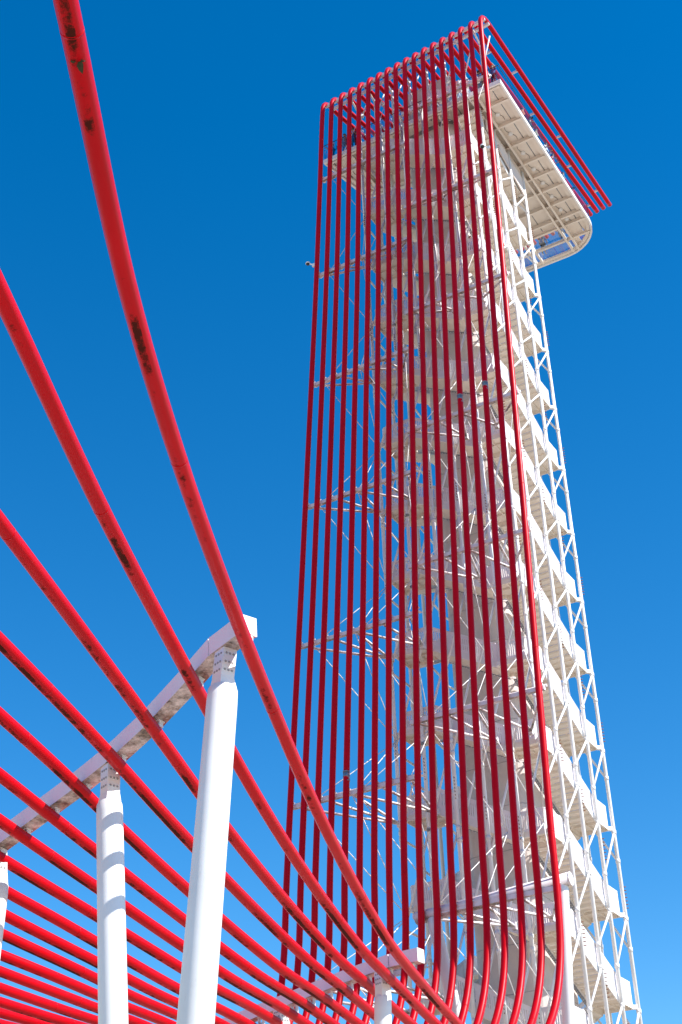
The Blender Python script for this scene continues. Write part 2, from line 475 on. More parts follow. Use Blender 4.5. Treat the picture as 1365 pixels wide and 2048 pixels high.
def flight_line(name):
    (s0, k0), (s1, k1) = FU[name]
    z0, z1 = ZL[k0], ZL[k1]
    if name == 'leftflight': z1 -= 2
    if name in ('nearflight', 'farflight'):
        vo, vi = (VO0, VI0) if name == 'nearflight' else (VO1, VI1)
        f = lambda t, side: Lc(s0 + (s1 - s0) * t, vo if side == 0 else vi, z0 + (z1 - z0) * t)
    else:
        uo, ui = (UO1, UI1) if name == 'rightflight' else (UO0, UI0)
        f = lambda t, side: Lc(uo if side == 0 else ui, s0 + (s1 - s0) * t, z0 + (z1 - z0) * t)
    return f
NT = {'nearflight': 11, 'rightflight': 12, 'farflight': 11, 'leftflight': 12}
FM = {}; TM = {}; TMERGE = {}
for name in FU:
    f = flight_line(name)
    mb = MB()
    out = (f(0, 0) - f(0, 1)).normalized()
    for side in (0, 1):           # stringers
        a = f(0, side); b = f(1, side)
        o = out * (0.0 if side == 0 else 0.05)
        lo = Vector((0, 0, -0.05)); hi = Vector((0, 0, 0.30))
        w = -out * 0.05
        mb.hexa([a + o + lo, b + o + lo, b + o + w + lo, a + o + w + lo, a + o + hi, b + o + hi, b + o + w + hi, a + o + w + hi])
    FM[name] = mb.mesh('stair_flight', M['white'])
    n = NT[name]
    tm = MB(); a0 = f(0, 0); along = (f(1, 0) - f(0, 0)); step = Vector((along.x, along.y, 0)) / n; dz = along.z / n
    ins = -out * 0.055; wid = f(0, 1) - f(0, 0) + out * 0.11
    def tread(mb, base):
        a = base + ins; z = Vector((0, 0, 1))
        # tread pan
        mb.hexa([a + z * -0.05, a + step + z * -0.05, a + step + wid + z * -0.05, a + wid + z * -0.05,
                 a, a + step * 1.08, a + step * 1.08 + wid, a + wid])
        # riser plate at the high end
        e = step.normalized() * 0.012
        mb.hexa([a + e * 1.2 + z * -0.045, a + e * 3.2 + z * -0.045, a + e * 3.2 + wid + z * -0.045, a + e * 1.2 + wid + z * -0.045,
                 a + e * 1.2 - z * dz * 1.0 - z * 0.052, a + e * 3.2 - z * dz - z * 0.052, a + e * 3.2 + wid - z * dz - z * 0.052, a + e * 1.2 + wid - z * dz - z * 0.052])
    tread(tm, Vector((0, 0, 0)))
    TM[name] = (tm.mesh('tread', M['soffit']), [a0 + Vector((0, 0, 0.14 + dz)) + step * i + Vector((0, 0, dz * i)) for i in range(n)])
    mm = MB()
    for q in TM[name][1]: tread(mm, q)
    TMERGE[name] = mm.mesh('treads', M['soffit'])
    # perforated strip along the inner edge
# balustrades ------------------------------------------------------
def panel_mesh(a, b, H=1.16, base=0.24, slots=True, t=0.03, name='balustrade_panel'):
    """slotted sheet-metal panel from a to b (sheared with the slope)"""
    a = Vector(a); b = Vector(b); d = b - a; Ln = Vector((d.x, d.y, 0)).length
    nrm = Vector((-d.y, d.x, 0)).normalized() * (t / 2)
    mb = MB()
    def strip(s0, s1, h0, h1, th=1.0):
        p = [a + d * s0, a + d * s1]
        q = [p[0] - nrm * th, p[1] - nrm * th, p[1] + nrm * th, p[0] + nrm * th]
        mb.hexa([x + Vector((0, 0, h0)) for x in q] + [x + Vector((0, 0, h1)) for x in q])
    strip(0, 1, base, base + 0.14)
    strip(0, 1, H - 0.16, H)
    strip(0, 1, H, H + 0.05, 2.6)       # handrail cap
    pitch = 0.105
    ns = int((Ln - 0.20) / pitch)
    if not slots or ns < 2:
        strip(0, 1, base + 0.14, H - 0.16)
    else:
        s = (Ln - (ns * pitch)) / 2
        cur = 0.0
        for i in range(ns):
            c = s + (i + 0.5) * pitch
            strip(cur / Ln, (c - 0.021) / Ln, base + 0.14, H - 0.16)
            cur = c + 0.021
        strip(cur / Ln, 1, base + 0.14, H - 0.16)
    strip(0, 0.03 / Ln, base - 0.1, H + 0.02, 2.2)      # end post
    return mb.mesh(name, M['panel'])
def split(a, b, target):
    d = b - a; n = max(1, round(Vector((d.x, d.y, 0)).length / target))
    return [(a + d * (i / n), a + d * ((i + 1) / n)) for i in range(n)]
front_panels = []; back_panels = []
def add_edges(lst, pts, z, target=1.1):
    for p, q in zip(pts[:-1], pts[1:]):
        for s in split(Lc(*p, z), Lc(*q, z), target): lst.append(s)
IN = 0.006
add_edges(front_panels, [(UO0 + CH, VO0 + IN), (-1.27, VO0 + IN)], ZL['nl'], 1.4)
add_edges(front_panels, [(UO0 + IN, -1.50), (UO0 + IN, VO0 + CH), (UO0 + CH, VO0 + IN)], ZL['nl'], 1.5)
add_edges(front_panels, [(-0.42, VO0 + IN), (UO1 - CH, VO0 + IN)], ZL['nr'], 1.2)
add_edges(front_panels, [(UO1 - CH, VO0 + IN), (UO1 - IN, VO0 + CH), (UO1 - IN, -1.50)], ZL['nr'], 1.1)
add_edges(front_panels, [(UO1 - IN, -0.40), (UO1 - IN, VO1 - CH), (UO1 - CH, VO1 - IN)], ZL['fr'], 1.2)
add_edges(back_panels, [(UO1 - CH, VO1 - IN), (-0.40, VO1 - IN)], ZL['fr'])
add_edges(back_panels, [(-1.27, VO1 - IN), (UO0 + CH, VO1 - IN), (UO0 + IN, VO1 - CH), (UO0 + IN, -0.40)], ZL['fl'])
def fl_edge(name, lst, target, side=0):
    f = flight_line(name); out = (f(0, 0) - f(0, 1)).normalized()
    o = -out * 0.026 if side == 0 else out * 0.026
    for s in split(f(0, side) + o, f(1, side) + o, target): lst.append(s)
up = Vector((0, 0, 0.062))
tmp = []
fl_edge('nearflight', tmp, 1.2); fl_edge('rightflight', tmp, 1.17)
front_panels += [(a + up, b + up) for a, b in tmp]
tmp = []
fl_edge('farflight', tmp, 1.2); fl_edge('leftflight', tmp, 1.2)
back_panels += [(a + up, b + up) for a, b in tmp]
inner = []
for nm in FU: fl_edge(nm, inner, 9.0, 1)
PMF = [panel_mesh(a, b) for a, b in front_panels]
def merge_panels(pl, name, H=1.16, slots=True):
    tot = MB()
    for a, b in pl:
        me = panel_mesh(a, b, H, slots=slots)
        tot.add([v.co[:] for v in me.vertices], [tuple(p.vertices) for p in me.polygons])
        bpy.data.meshes.remove(me)
    return tot.mesh(name, M['panel'])
PMB = merge_panels(back_panels, 'balustrade')
# inner handrail with galvanised perforated strip
im = MB()
for a, b in inner:
    d = (b - a)
    for i in range(2):
        im.bar(a + Vector((0, 0, 0.62 + 0.5 * i)), b + Vector((0, 0, 0.62 + 0.5 * i)), 0.035, 0.045)
    n = max(2, int(d.length / 1.1))
    for i in range(n + 1):
        p = a + d * (i / n); im.bar(p + Vector((0, 0, 0.2)), p + Vector((0, 0, 1.12)), 0.04, 0.04, up=(1, 0, 0))
IRM = im.mesh('inner_railing', M['white'])
pm = MB()
for a, b in inner:
    d = b - a; L_ = d.length; n = int(L_ / 0.16)
    side = Vector((-d.y, d.x, 0)).normalized() * 0.09
    cen = Lc((UI0 + UI1) / 2, (VI0 + VI1) / 2, 0)
    if side.dot(cen - a) < 0: side = -side
    pm.bar(a + side + Vector((0, 0, -0.075)), b + side + Vector((0, 0, -0.075)), 0.16, 0.02)
    for i in range(n):
        p = a + d * ((i + .5) / n) + side + Vector((0, 0, -0.09))
        pm.tube([p, p + Vector((0, 0, -0.02))], 0.028, 6, 1)
PSM = pm.mesh('perforated_strip', [M['galv'], M['lamp']])

# gusset brackets between landing corner and column
GMS = []
for (u, v, key, cu, cv) in ((UO1, VO1, 'fr', UC[0], VC[0]), (UO1, VO0, 'nr', UC[0], VC[-1]), (UO0, VO0, 'nl', UC[-1], VC[-1]), (UO0, VO1, 'fl', UC[-1], VC[0]),
                        (-1.27, VO0, 'nl', UC[3] - .3 , VC[-1]), (UO1, -0.42, 'fr', UC[0], VC[1]), (-0.42, VO0, 'nr', UC[1], VC[-1])):
    su = (1 if u > -0.8 else -1); sv = (1 if v > -0.9 else -1)
    corner = (u in (UO0, UO1)) and (v in (VO0, VO1))
    z = ZL[key] * S
    if corner:
        a = Lc(u - su * CH * 0.5, v - sv * CH * 0.5, 0); b = Lc(cu, cv, 0)
    else:
        a = Lc(u, v, 0); b = Lc(cu, cv, 0)
        if abs((b - a).length) > 1.2: continue
    a.z = z + 0.10; b.z = z + 0.10
    gm = MB(); gm.bar(a, b, 0.16, 0.20); GMS.append(gm.mesh('landing_bracket', M['white']))

flights_sep = 0
for k in range(KMIN, KMAX + 1):
    zk = storey_z(k)
    for key in LM:
        if ZL[key] + k > 11.2: continue
        obj('landing', LM[key], tower, (0, 0, zk))
    for name in FU:
        if k == KMAX and name == 'nearflight': continue
        fo = obj('stair_flight', FM[name], tower, (0, 0, zk))
        me, qs = TM[name]
        if name in ('nearflight', 'rightflight') and k >= -1:
            for q in qs:
                obj('tread', me, fo, q)
        else:
            obj('treads', TMERGE[name], fo, (0, 0, 0), kind='stuff')
    if k >= -2:
        for (a, b), me in zip(front_panels, PMF):
            if k == KMAX and (a.z + b.z) / 2 / S > 0.55: continue
            obj('balustrade_panel', me, tower, (0, 0, zk))
    obj('balustrade', PMB, tower, (0, 0, zk))
    obj('inner_railing', IRM, tower, (0, 0, zk))
    obj('perforated_strip', PSM, tower, (0, 0, zk))
    for me in GMS: obj('landing_bracket', me, tower, (0, 0, zk))

# core -------------------------------------------------------------
def rrect(u0, u1, v0, v1, r, n=5):
    pts = []
    for cx, cy, a0 in ((u1 - r, v0 + r, -90), (u1 - r, v1 - r, 0), (u0 + r, v1 - r, 90), (u0 + r, v0 + r, 180)):
        for i in range(n + 1):
            a = math.radians(a0 + 90 * i / n); pts.append((cx + r * math.cos(a), cy + r * math.sin(a)))
    return pts
cr = [Lc(u, v, 0) for u, v in rrect(-1.235, -0.43, -1.42, -0.45, 0.16)]
crp = [(p.x, p.y) for p in cr]
mb = MB(); mb.prism(crp, 0.012, S / 2 - 0.012)
CM = mb.mesh('core_panel', M['core'])
mbi = MB(); cri = [Lc(u, v, 0) for u, v in rrect(-1.229, -0.436, -1.414, -0.456, 0.156)]
mbi.prism([(p.x, p.y) for p in cri], 0, Z0 + 11.6 * S)
part('core_shaft', mbi, M['galv'], tower)
zc = 0.0
k = -10
while Z0 + (k + 1) * S / 2 < Z0 + 11.6 * S:
    zz = Z0 + k * S / 2
    if zz > -0.1: obj('core_panel', CM, tower, (0, 0, zz))
    k += 1
# elevator head above the deck with louvred side
mb = MB()
hp = [Lc(u, v, 0) for u, v in rrect(-1.22, -0.40, -1.42, -0.45, 0.05, 2)]
mb.prism([(p.x, p.y) for p in hp], Z0 + 11.62 * S, Z0 + 12.46 * S)
hd = part('elevator_head', mb, M['core'], tower)
for i in range(14):
    mb = MB(); p = Lc(-0.395, -1.40 + i * 0.068, 0)
    mb.box((p.x, p.y, Z0 + 11.72 * S), (p.x + 0.10, p.y + 0.13, Z0 + 12.42 * S))
    obj('louvre', mb.mesh('louvre', M['white']), hd)

# ------------------------------------------------------------------ viewing deck
ZD = 11.60
deck = obj('viewing_deck', None, tower, (0, 0, 0))
def deck_outline(inset=0.0, n=7):
    u0, u1, v0, v1, r = -1.60, 0.465, -1.68, 2.30, 0.62
    u0 += inset; u1 -= inset; v0 += inset; v1 -= inset; r -= inset
    pts = [(-2.50 + inset, v0), (u1, v0)]
    for cx, cy, a0 in ((u1 - r, v1 - r, 0), (u0 + r, v1 - r, 90)):
        for i in range(n + 1):
            a = math.radians(a0 + 90 * i / n); pts.append((cx + r * math.cos(a), cy + r * math.sin(a)))
    pts += [(u0, -0.56 - inset), (-2.31 + inset * 1.1, -0.66 - inset)]
    return pts
def TL(u, v, z): return Lc(u, v, 0) + Vector((0, 0, Z0 + z * S))
# fascia: white rim band
rim = deck_outline(0.0); rim2 = deck_outline(0.03)
mb = MB(); n = len(rim)
for i in range(n):
    j = (i + 1) % n
    if i == n - 1: pass
    a, b, c, d = rim[i], rim[j], rim2[j], rim2[i]
    mb.hexa([TL(*a, ZD - 0.075), TL(*b, ZD - 0.075), TL(*c, ZD - 0.075), TL(*d, ZD - 0.075), TL(*a, ZD), TL(*b, ZD), TL(*c, ZD), TL(*d, ZD)])
part('deck_fascia', mb, M['white'], deck)
rim3 = deck_outline(0.036); rim4 = deck_outline(0.09)
mb = MB()
for i in range(n):
    j = (i + 1) % n
    a, b, c, d = rim3[i], rim3[j], rim4[j], rim4[i]
    mb.hexa([TL(*a, ZD - 0.05), TL(*b, ZD - 0.05), TL(*c, ZD - 0.05), TL(*d, ZD - 0.05), TL(*a, ZD - 0.01), TL(*b, ZD - 0.01), TL(*c, ZD - 0.01), TL(*d, ZD - 0.01)])
part('edge_channel', mb, M['decksoffit'], deck)
VJ = [-1.62, -1.33, -0.89, -0.447, -0.008, 0.343, 0.69, 1.045, 1.397, 1.60, 1.93, 2.20]
UJ = [-2.44, -1.98, -1.55, -1.02, -0.60, -0.30, 0.02, 0.28, 0.40]
# joists
def joist(v, u0, u1, w=0.16, d=0.30):
    mb = MB()
    a = TL(u0, v, ZD - 0.012); b = TL(u1, v, ZD - 0.012)
    mb.bar(a - Vector((0, 0, 0.03)), b - Vector((0, 0, 0.03)), w, 0.03)
    mb.bar(a - Vector((0, 0, d / 2 + 0.03)), b - Vector((0, 0, d / 2 + 0.03)), 0.03, d)
    mb.bar(a - Vector((0, 0, d + 0.02)), b - Vector((0, 0, d + 0.02)), w, 0.03)
    part('joist', mb, M['decksoffit'], deck)
def uend(v, side):
    r = 0.55
    lim = 0.425 if side > 0 else (-1.55 if v > -0.66 else -2.44 + max(0, v + 1.6) * 0.2)
    if v > 2.3 - 0.62:
        t = min(1, (v - 1.68) / 0.60)
        off = 0.55 * (1 - math.sqrt(max(0, 1 - t * t)))
        return lim - side * off
    return lim
for v in VJ[:-1]:
    joist(v, uend(v, -1), uend(v, 1), d=0.26 if v < 1.5 else 0.2)
# longitudinal girders
for u, w, d in ((0.02, 0.2, 0.36), (-0.62, 0.2, 0.36), (-1.30, 0.2, 0.36), (-2.0, 0.2, 0.36)):
    mb = MB()
    a = TL(u, -1.60, ZD - 0.012); b = TL(u, 2.20 if u > -1.5 else -0.72, ZD - 0.012)
    for off in (-0.05, 0.05):
        mb.bar(a + Vector((off * 4, 0, -0.21)), b + Vector((off * 4, 0, -0.21)), 0.03, 0.34)
        mb.bar(a + Vector((off * 4, 0, -0.395)), b + Vector((off * 4, 0, -0.395)), 0.14, 0.025)
    part('girder', mb, M['decksoffit'], deck)
# soffit panels and glass floor
for i in range(len(VJ) - 1):
    v0, v1 = VJ[i] + 0.008, VJ[i + 1] - 0.008
    for j in range(len(UJ) - 1):
        u0, u1 = UJ[j] + 0.007, UJ[j + 1] - 0.007
        # lift shaft and stairs come up through the deck
        if u1 <= -0.40 and u0 >= -1.3 and v0 >= -1.52 and v1 <= -0.3: continue
        if v1 > 1.9:
            lim1 = uend(v1, 1) - 0.01; lim0 = uend(v1, -1) + 0.01
            u1 = min(u1, lim1); u0 = max(u0, lim0)
            if u1 - u0 < 0.05: continue
        mb = MB()
        if v1 > -0.6 and v0 > -0.8 and u1 < -1.5: continue
        if u0 < -2.2: u0 = u0 + max(0, v1 + 1.6) * 0.2
        is_glass = v0 > 1.58 and u0 > -2.0 and u1 < 0.1
        a = TL(u0, v0, ZD - 0.004); b = TL(u1, v1, ZD - 0.004)
        if is_glass:
            mb.box((a.x, a.y, a.z - 0.03), (b.x, b.y, b.z))
            part('glass_floor_pane', mb, M['glass'], deck)
        else:
            mb.box((a.x, a.y, a.z - 0.02), (b.x, b.y, b.z))
            part('soffit_panel', mb, M['decksoffit'], deck)
# lamps with cables
for v in (-1.10, -0.649, -0.193, 0.206, 0.55, 0.90, 1.25, 1.5):
    for u in ((0.15, -2.2) if v < -0.9 else (0.15,)):
        c = TL(u, v, ZD) - Vector((0, 0, 0.10))
        mb = MB()
        mb.tube([c + Vector((0, 0, 0.09)), c - Vector((0, 0, 0.01)), c - Vector((0, 0, 0.07))], [0.16, 0.16, 0.11], 14)
        lo_ = part('soffit_lamp', mb, M['lamp'], deck)
        mb = MB()
        for sg in (-1, 1):
            pts = [c + Vector((0.10 * math.sin(t * 2.6) * sg + (0.12 if sg > 0 else -.05), sg * (0.13 + t * 0.55), 0.03 + 0.03 * t)) for t in [i / 8 for i in range(9)]]
            mb.tube(pts, 0.014, 6)
        obj('cable', mb.mesh('cable', M['dark']), lo_)
# glass balustrade round the deck
HG = 0.29
rg = deck_outline(0.012)
for i in range(len(rg) - 1 + 1):
    j = (i + 1) % len(rg)
    A_ = TL(*rg[i], ZD); B_ = TL(*rg[j], ZD)
    for a, b in split(A_, B_, 1.5):
        d = (b - a).normalized() * 0.02
        mb = MB(); mb.bar(a + d + Vector((0, 0, HG * S / 2 + 0.02)), b - d + Vector((0, 0, HG * S / 2 + 0.02)), 0.02, HG * S)
        part('glass_panel', mb, M['glass'], deck)
mb = MB()
for i in range(len(rg)):
    j = (i + 1) % len(rg)
    mb.bar(TL(*rg[i], ZD + HG) + Vector((0, 0, 0.045)), TL(*rg[j], ZD + HG) + Vector((0, 0, 0.045)), 0.035, 0.03)
part('handrail', mb, M['dark'], deck)
# under-deck parapet box hanging by the stair top (grey side sheet)
mb = MB()
a = TL(0.0, -1.15, 11.0); b = TL(0.0, -0.10, 11.0)
mb.hexa([TL(-0.02, -1.20, 11.30), TL(-0.02, 0.05, 10.98), TL(0.0, 0.05, 10.98), TL(0.0, -1.20, 11.30), TL(-0.02, -1.20, 11.50), TL(-0.02, 0.05, 11.34), TL(0.0, 0.05, 11.34), TL(0.0, -1.20, 11.50)])
part('side_sheet', mb, M['core'], tower)

# ------------------------------------------------------------------ veil frames (carry the red pipes)
PV = dict(v0=-2.9297, lean=0.0939, uL=-2.5542, uR=0.481, fan=-0.0067)
UMID = (PV['uL'] + PV['uR']) / 2
TU = [(0, [0.080, 0.065, 0.047]), (2, [0.095, 0.080, 0.060]), (4, [0.095, 0.078, 0.052]), (8.5, [0.070, 0.048, 0.014]), (12, [0.045, 0.028, -0.008]), (17, [0.030, 0.010, -0.013])]
def ucorr(i, z):
    zs = [0.8, 3.7, 9.0]
    return float(np.interp(i, [a[0] for a in TU], [np.interp(z, zs, a[1]) for a in TU]))
def place(u, z, off):
    v = PV['v0'] + PV['lean'] * z
    v2 = v - 0.072 * max(0.0, z - 8.6)
    s = (v2 + 15.5175) / (v + 15.5175)
    return 5.296 + (u - 5.296) * s, v2 + off
def veil(i, z, off=0.0):
    u = PV['uR'] + (PV['uL'] - PV['uR']) * i / 17
    u = UMID + (u - UMID) * (1 + PV['fan'] * z) - ucorr(i, z)
    return place(u, z, off)
def vu(u, z, off=0.0):
    i = (PV['uR'] - u) / (PV['uR'] - PV['uL']) * 17
    return place(UMID + (u - UMID) * (1 + PV['fan'] * z) - ucorr(i, z), z, off)
def frame(z, uA, uB, nodes, ztag, lower=True):
    f = obj('veil_frame', None, tower, (0, 0, 0))
    a = vu(uA, z, 0.062); b = vu(uB, z, 0.062)
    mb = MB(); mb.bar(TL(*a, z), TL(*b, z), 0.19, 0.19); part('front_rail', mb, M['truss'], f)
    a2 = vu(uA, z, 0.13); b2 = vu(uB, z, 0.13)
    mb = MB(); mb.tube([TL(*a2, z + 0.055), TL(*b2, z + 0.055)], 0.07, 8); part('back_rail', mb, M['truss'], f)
    # clips to each red pipe
    mb = MB()
    for i in range(18):
        u, v = veil(i, z)
        if uA - 0.05 < u < uB + 0.05:
            p = TL(u, v, z)
            mb.bar(p + Vector((0.0, 0.12, 0)), p + Vector((0.0, 0.6, 0.12)), 0.16, 0.05)
            mb.bar(p + Vector((-0.12, 0.14, 0.10)), p + Vector((0.14, 0.14, 0.16)), 0.10, 0.05)
    part('pipe_clip', mb, M['white'], f, kind='stuff')
    L_ = uB - uA
    for n, (nu, nv, nz) in enumerate(nodes):
        N_ = TL(nu, nv, nz)
        fr = ((0.06, 0.30, 0.50) if n == 0 else (0.52, 0.74, 0.97))
        for t in fr:
            u = uA + L_ * t; q = vu(u, z, 0.09)
            mb = MB(); mb.tube([TL(*q, z - 0.02), N_], 0.065, 8); part('strut', mb, M['truss'], f)
        mb = MB(); mb.bar(N_ + Vector((0, 0, -0.16)), N_ + Vector((0, 0, 0.16)), 0.2, 0.2, up=(1, 0, 0)); mb.tube([N_, TL(nu, VC[-1], nz)], 0.07, 8)
        part('node_plate', mb, M['truss'], f)
        ts = ((0.10, 0.48) if n == 0 else (0.52, 0.95))
        for t in ts:
            u = uA + L_ * t; q = vu(u, z, 0.09); Q = TL(*q, z)
            for dz in (1.0, -1.0):
                if nz + dz > 12.5: continue
                mb = MB(); mb.tube([Q, TL(nu, VC[-1] - 0.02, nz + dz)], 0.022, 6); part('tie_rod', mb, M['white'], f)
    return f
for j in range(-1, 6):
    z = 0.98 + 2 * j - (0.17 if j == 5 else 0)
    frame(z, -2.56, -1.02, [(-1.70, -1.99, 0.84 + 2 * j), (-1.27, -1.99, 0.88 + 2 * j)], 'L')
for j in range(-1, 6):
    z = 1.62 + 2 * j
    if j == -1:
        z -= 0.12
    if j == 5: z -= 0.22
    if j == 4: z -= 0.06
    frame(z, -1.06, 0.52, [(-0.47, -1.99, 1.51 + 2 * j), (-0.06, -1.99, 1.52 + 2 * j)], 'R')
# rails that carry the top of the pipes
ZT = 12.66
def ztop(i): return ZT + 0.12 - 0.25 * i / 17
for (du, dz) in ((0.10, -0.14), (0.26, -0.075)):
    a = veil(17, ztop(17), du); b = veil(0, ztop(0), du)
    mb = MB(); mb.bar(TL(a[0] - .03, a[1], ztop(17) + dz), TL(b[0] + .03, b[1], ztop(0) + dz), 0.14, 0.20); part('top_rail', mb, M['white'], tower)
for i in range(8):
    u = -1.90 + i * 0.30
    ZT_ = ztop(14.8 - i * 1.9)
    mb = MB(); vt = veil(0, ZT_, 0.2)[1]
    mb.tube([TL(u, -1.60, ZD), TL(u, -1.60, ZT_ - 0.12)], 0.085, 10)
    mb.tube([TL(u, -1.60, ZT_ - 0.20), TL(u, vt, ZT_ - 0.10)], 0.06, 8)
    mb.tube([TL(u, -1.61, ZD + 0.45), TL(u + 0.17, -1.61, ZT_ - 0.12)], 0.045, 8)
    mb.tube([TL(u + 0.17, -1.59, ZD + 0.02), TL(u, -1.59, ZD + 0.48)], 0.045, 8)
    part('top_prop', mb, M['white'], tower)
# walkable deck plate above the soffit panels
mb = MB()
outl = deck_outline(0.035)
for u0, u1, v0, v1 in ((-2.44, -1.59, -1.64, -1.0), (-2.29, -1.59, -0.999, -0.68), (-1.589, -1.30, -1.64, 1.58), (-0.40, 0.42, -1.64, 1.58), (-1.30, -0.40, -1.64, -1.50), (-1.30, -0.40, -0.42, 1.58), (0.05, 0.36, 1.581, 1.85)):
    mb.prism([(TL(u, v, 0).x, TL(u, v, 0).y) for u, v in ((u0, v0), (u1, v0), (u1, v1), (u0, v1))], Z0 + ZD * S + 0.003, Z0 + ZD * S + 0.04)
part('deck_plate', mb, M['galv'], deck, kind='stuff')

# ================================================================== RED PIPES
ordn = ['outermost', 'second', 'third', 'fourth', 'fifth', 'sixth', 'seventh', 'eighth', 'ninth', 'tenth', 'eleventh', 'twelfth',
        'thirteenth', 'fourteenth', 'fifteenth', 'sixteenth', 'seventeenth', 'eighteenth']
def catmull(pts, step=0.6):
    out = []
    P = [Vector(p) for p in pts]
    P = [P[0] * 2 - P[1]] + P + [P[-1] * 2 - P[-2]]
    for i in range(1, len(P) - 2):
        p0, p1, p2, p3 = P[i - 1:i + 3]
        L = (p2 - p1).length; n = max(1, int(L / step))
        # centripetal-like tangents scaled by chord lengths
        d0 = (p1 - p0).length; d1 = L; d2 = (p3 - p2).length
        m1 = ((p1 - p0) / d0 * d1 + (p2 - p1) / d1 * d0) / (d0 + d1) * d1
        m2 = ((p2 - p1) / d1 * d2 + (p3 - p2) / d2 * d1) / (d1 + d2) * d1
        for k in range(n):
            t = k / n
            out.append(p1 * (2 * t**3 - 3 * t**2 + 1) + m1 * (t**3 - 2 * t**2 + t) + p2 * (-2 * t**3 + 3 * t**2) + m2 * (t**3 - t**2))
    out.append(P[-2])
    return out
RP = 0.148
def loc_z(zm): return (zm - Z0) / S
def pipe_path(i):
    R = 7.3; H = 6.8; zb = 11.55
    pts = []
    plan = CANOPY[i]
    for p in plan[::-1]: pts.append(tuple(p))
    # arc up
    zc = zb + R
    xv = lambda zm: veil(i, loc_z(zm))[0] * S
    yb = veil(i, loc_z(zc))[1] * S
    xs = plan[0][0]
    ystart = yb - H
    pts = [p for p in pts if p[1] < ystart - 1.0]
    x_at = lambda y: float(np.interp(-y, [-q[1] for q in plan], [q[0] for q in plan]))
    for a in (0, 15, 30, 45, 60, 72, 84):
        t = math.radians(a)
        y = yb - H + H * math.sin(t); z = zb + R * (1 - math.cos(t))
        w = min(1.0, a / 52)
        w = w * w * (3 - 2 * w)
        x = (x_at(y) if y < -20 else xs) * (1 - w) + xv(z) * w
        pts.append((x, y, z))
    zt = Z0 + ztop(i) * S
    rt = 1.45
    z = 21.4
    while z < zt - rt - 2:
        u, v = veil(i, loc_z(z)); pts.append((u * S, v * S, z)); z += 5.0
    u, v = veil(i, loc_z(zt - rt))
    for a in (0, 15, 30, 45, 60, 75, 90):
        t = math.radians(a)
        pts.append((u * S, v * S + rt * (1 - math.cos(t)), zt - rt + rt * math.sin(t)))
    ue = (0.53 - 0.118 * i) * S; ve = 2.85 * S
    x0, y0 = u * S, v * S + rt
    for t in (0.1, 0.4, 0.7, 1.0):
        pts.append((x0 + (ue - x0) * t, y0 + (ve - y0) * t, zt))
    return pts
places = ['at the right edge of the tower, passing highest overhead at the far left', '']
couplings = {13: [1.16], 4: [5.78], 2: [5.84]}
pipe_paths = []
for i in range(18):
    path = catmull(pipe_path(i), 0.45)
    pipe_paths.append(path)
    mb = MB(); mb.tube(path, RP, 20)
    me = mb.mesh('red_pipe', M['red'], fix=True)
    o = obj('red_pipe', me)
    if i == 0: lab = 'outermost red pipe, at the right edge of the tower front, nearest overhead at upper left'
    elif i == 17: lab = 'red pipe at the left edge of the tower front, last of the row'
    else: lab = f'{ordn[i]} red pipe counted from the right edge of the tower front'
    tag(o, lab, 'pipe', 'red pipes sweeping from the canopy up the tower')
    # weld collars every few metres
    mb = MB(); acc = 0.0; nxt = 3.5 + (i * 1.3) % 2.4
    for a, b in zip(path[:-1], path[1:]):
        acc += (b - a).length
        if acc > nxt:
            nxt += 9.0
            d = (b - a).normalized(); mb.tube([a - d * 0.02, a + d * 0.02], RP + 0.003, 20)
    me = mb.mesh('weld_collar', M['red'])
    c = obj('weld_collar', me, o, kind='stuff')
    for z in couplings.get(i, []):
        u, v = veil(i, z); p = W(u, v, z); mb = MB()
        mb.tube([p - Vector((0, 0, 0.20)), p + Vector((0, 0, 0.20))], RP + 0.004, 16)
        for s_ in (-0.22, 0.22, 0): mb.tube([p + Vector((0, 0, s_ - 0.02)), p + Vector((0, 0, s_ + 0.02))], RP + 0.016, 16)
        part('steel_coupling', mb, M['galv'], o)
# short white rungs between the overhanging pipes on top
def top_pt(i, v):
    path = pipe_paths[i]
    best = min((p for p in path if p.z > Z0 + ztop(i) * S - 0.05 and p.y > -8.2), key=lambda p: abs(p.y - v * S))
    return best
for n, (i, vs) in enumerate(((0, (-0.7, 0.9, 2.4)), (1, (-1.2, 0.25, 1.6)), (2, (-0.3, 1.2, 2.6)), (3, (-1.0, 0.5, 2.0)), (4, (-0.5, 1.0)), (6, (-0.9, 0.6)), (8, (-0.4, 1.1)), (10, (-0.9, 0.3)), (12, (-0.6, 0.7)), (14, (-0.9, 0.2)), (16, (-0.5, 0.6)))):
    for v in vs:
        a = top_pt(i, v); b = top_pt(i + 1, v); d = (b - a).normalized()
        mb = MB(); mb.bar(a + d * 0.11 - TB, b - d * 0.11 - TB, 0.10, 0.14)
        part('top_rung', mb, M['white'], tower)

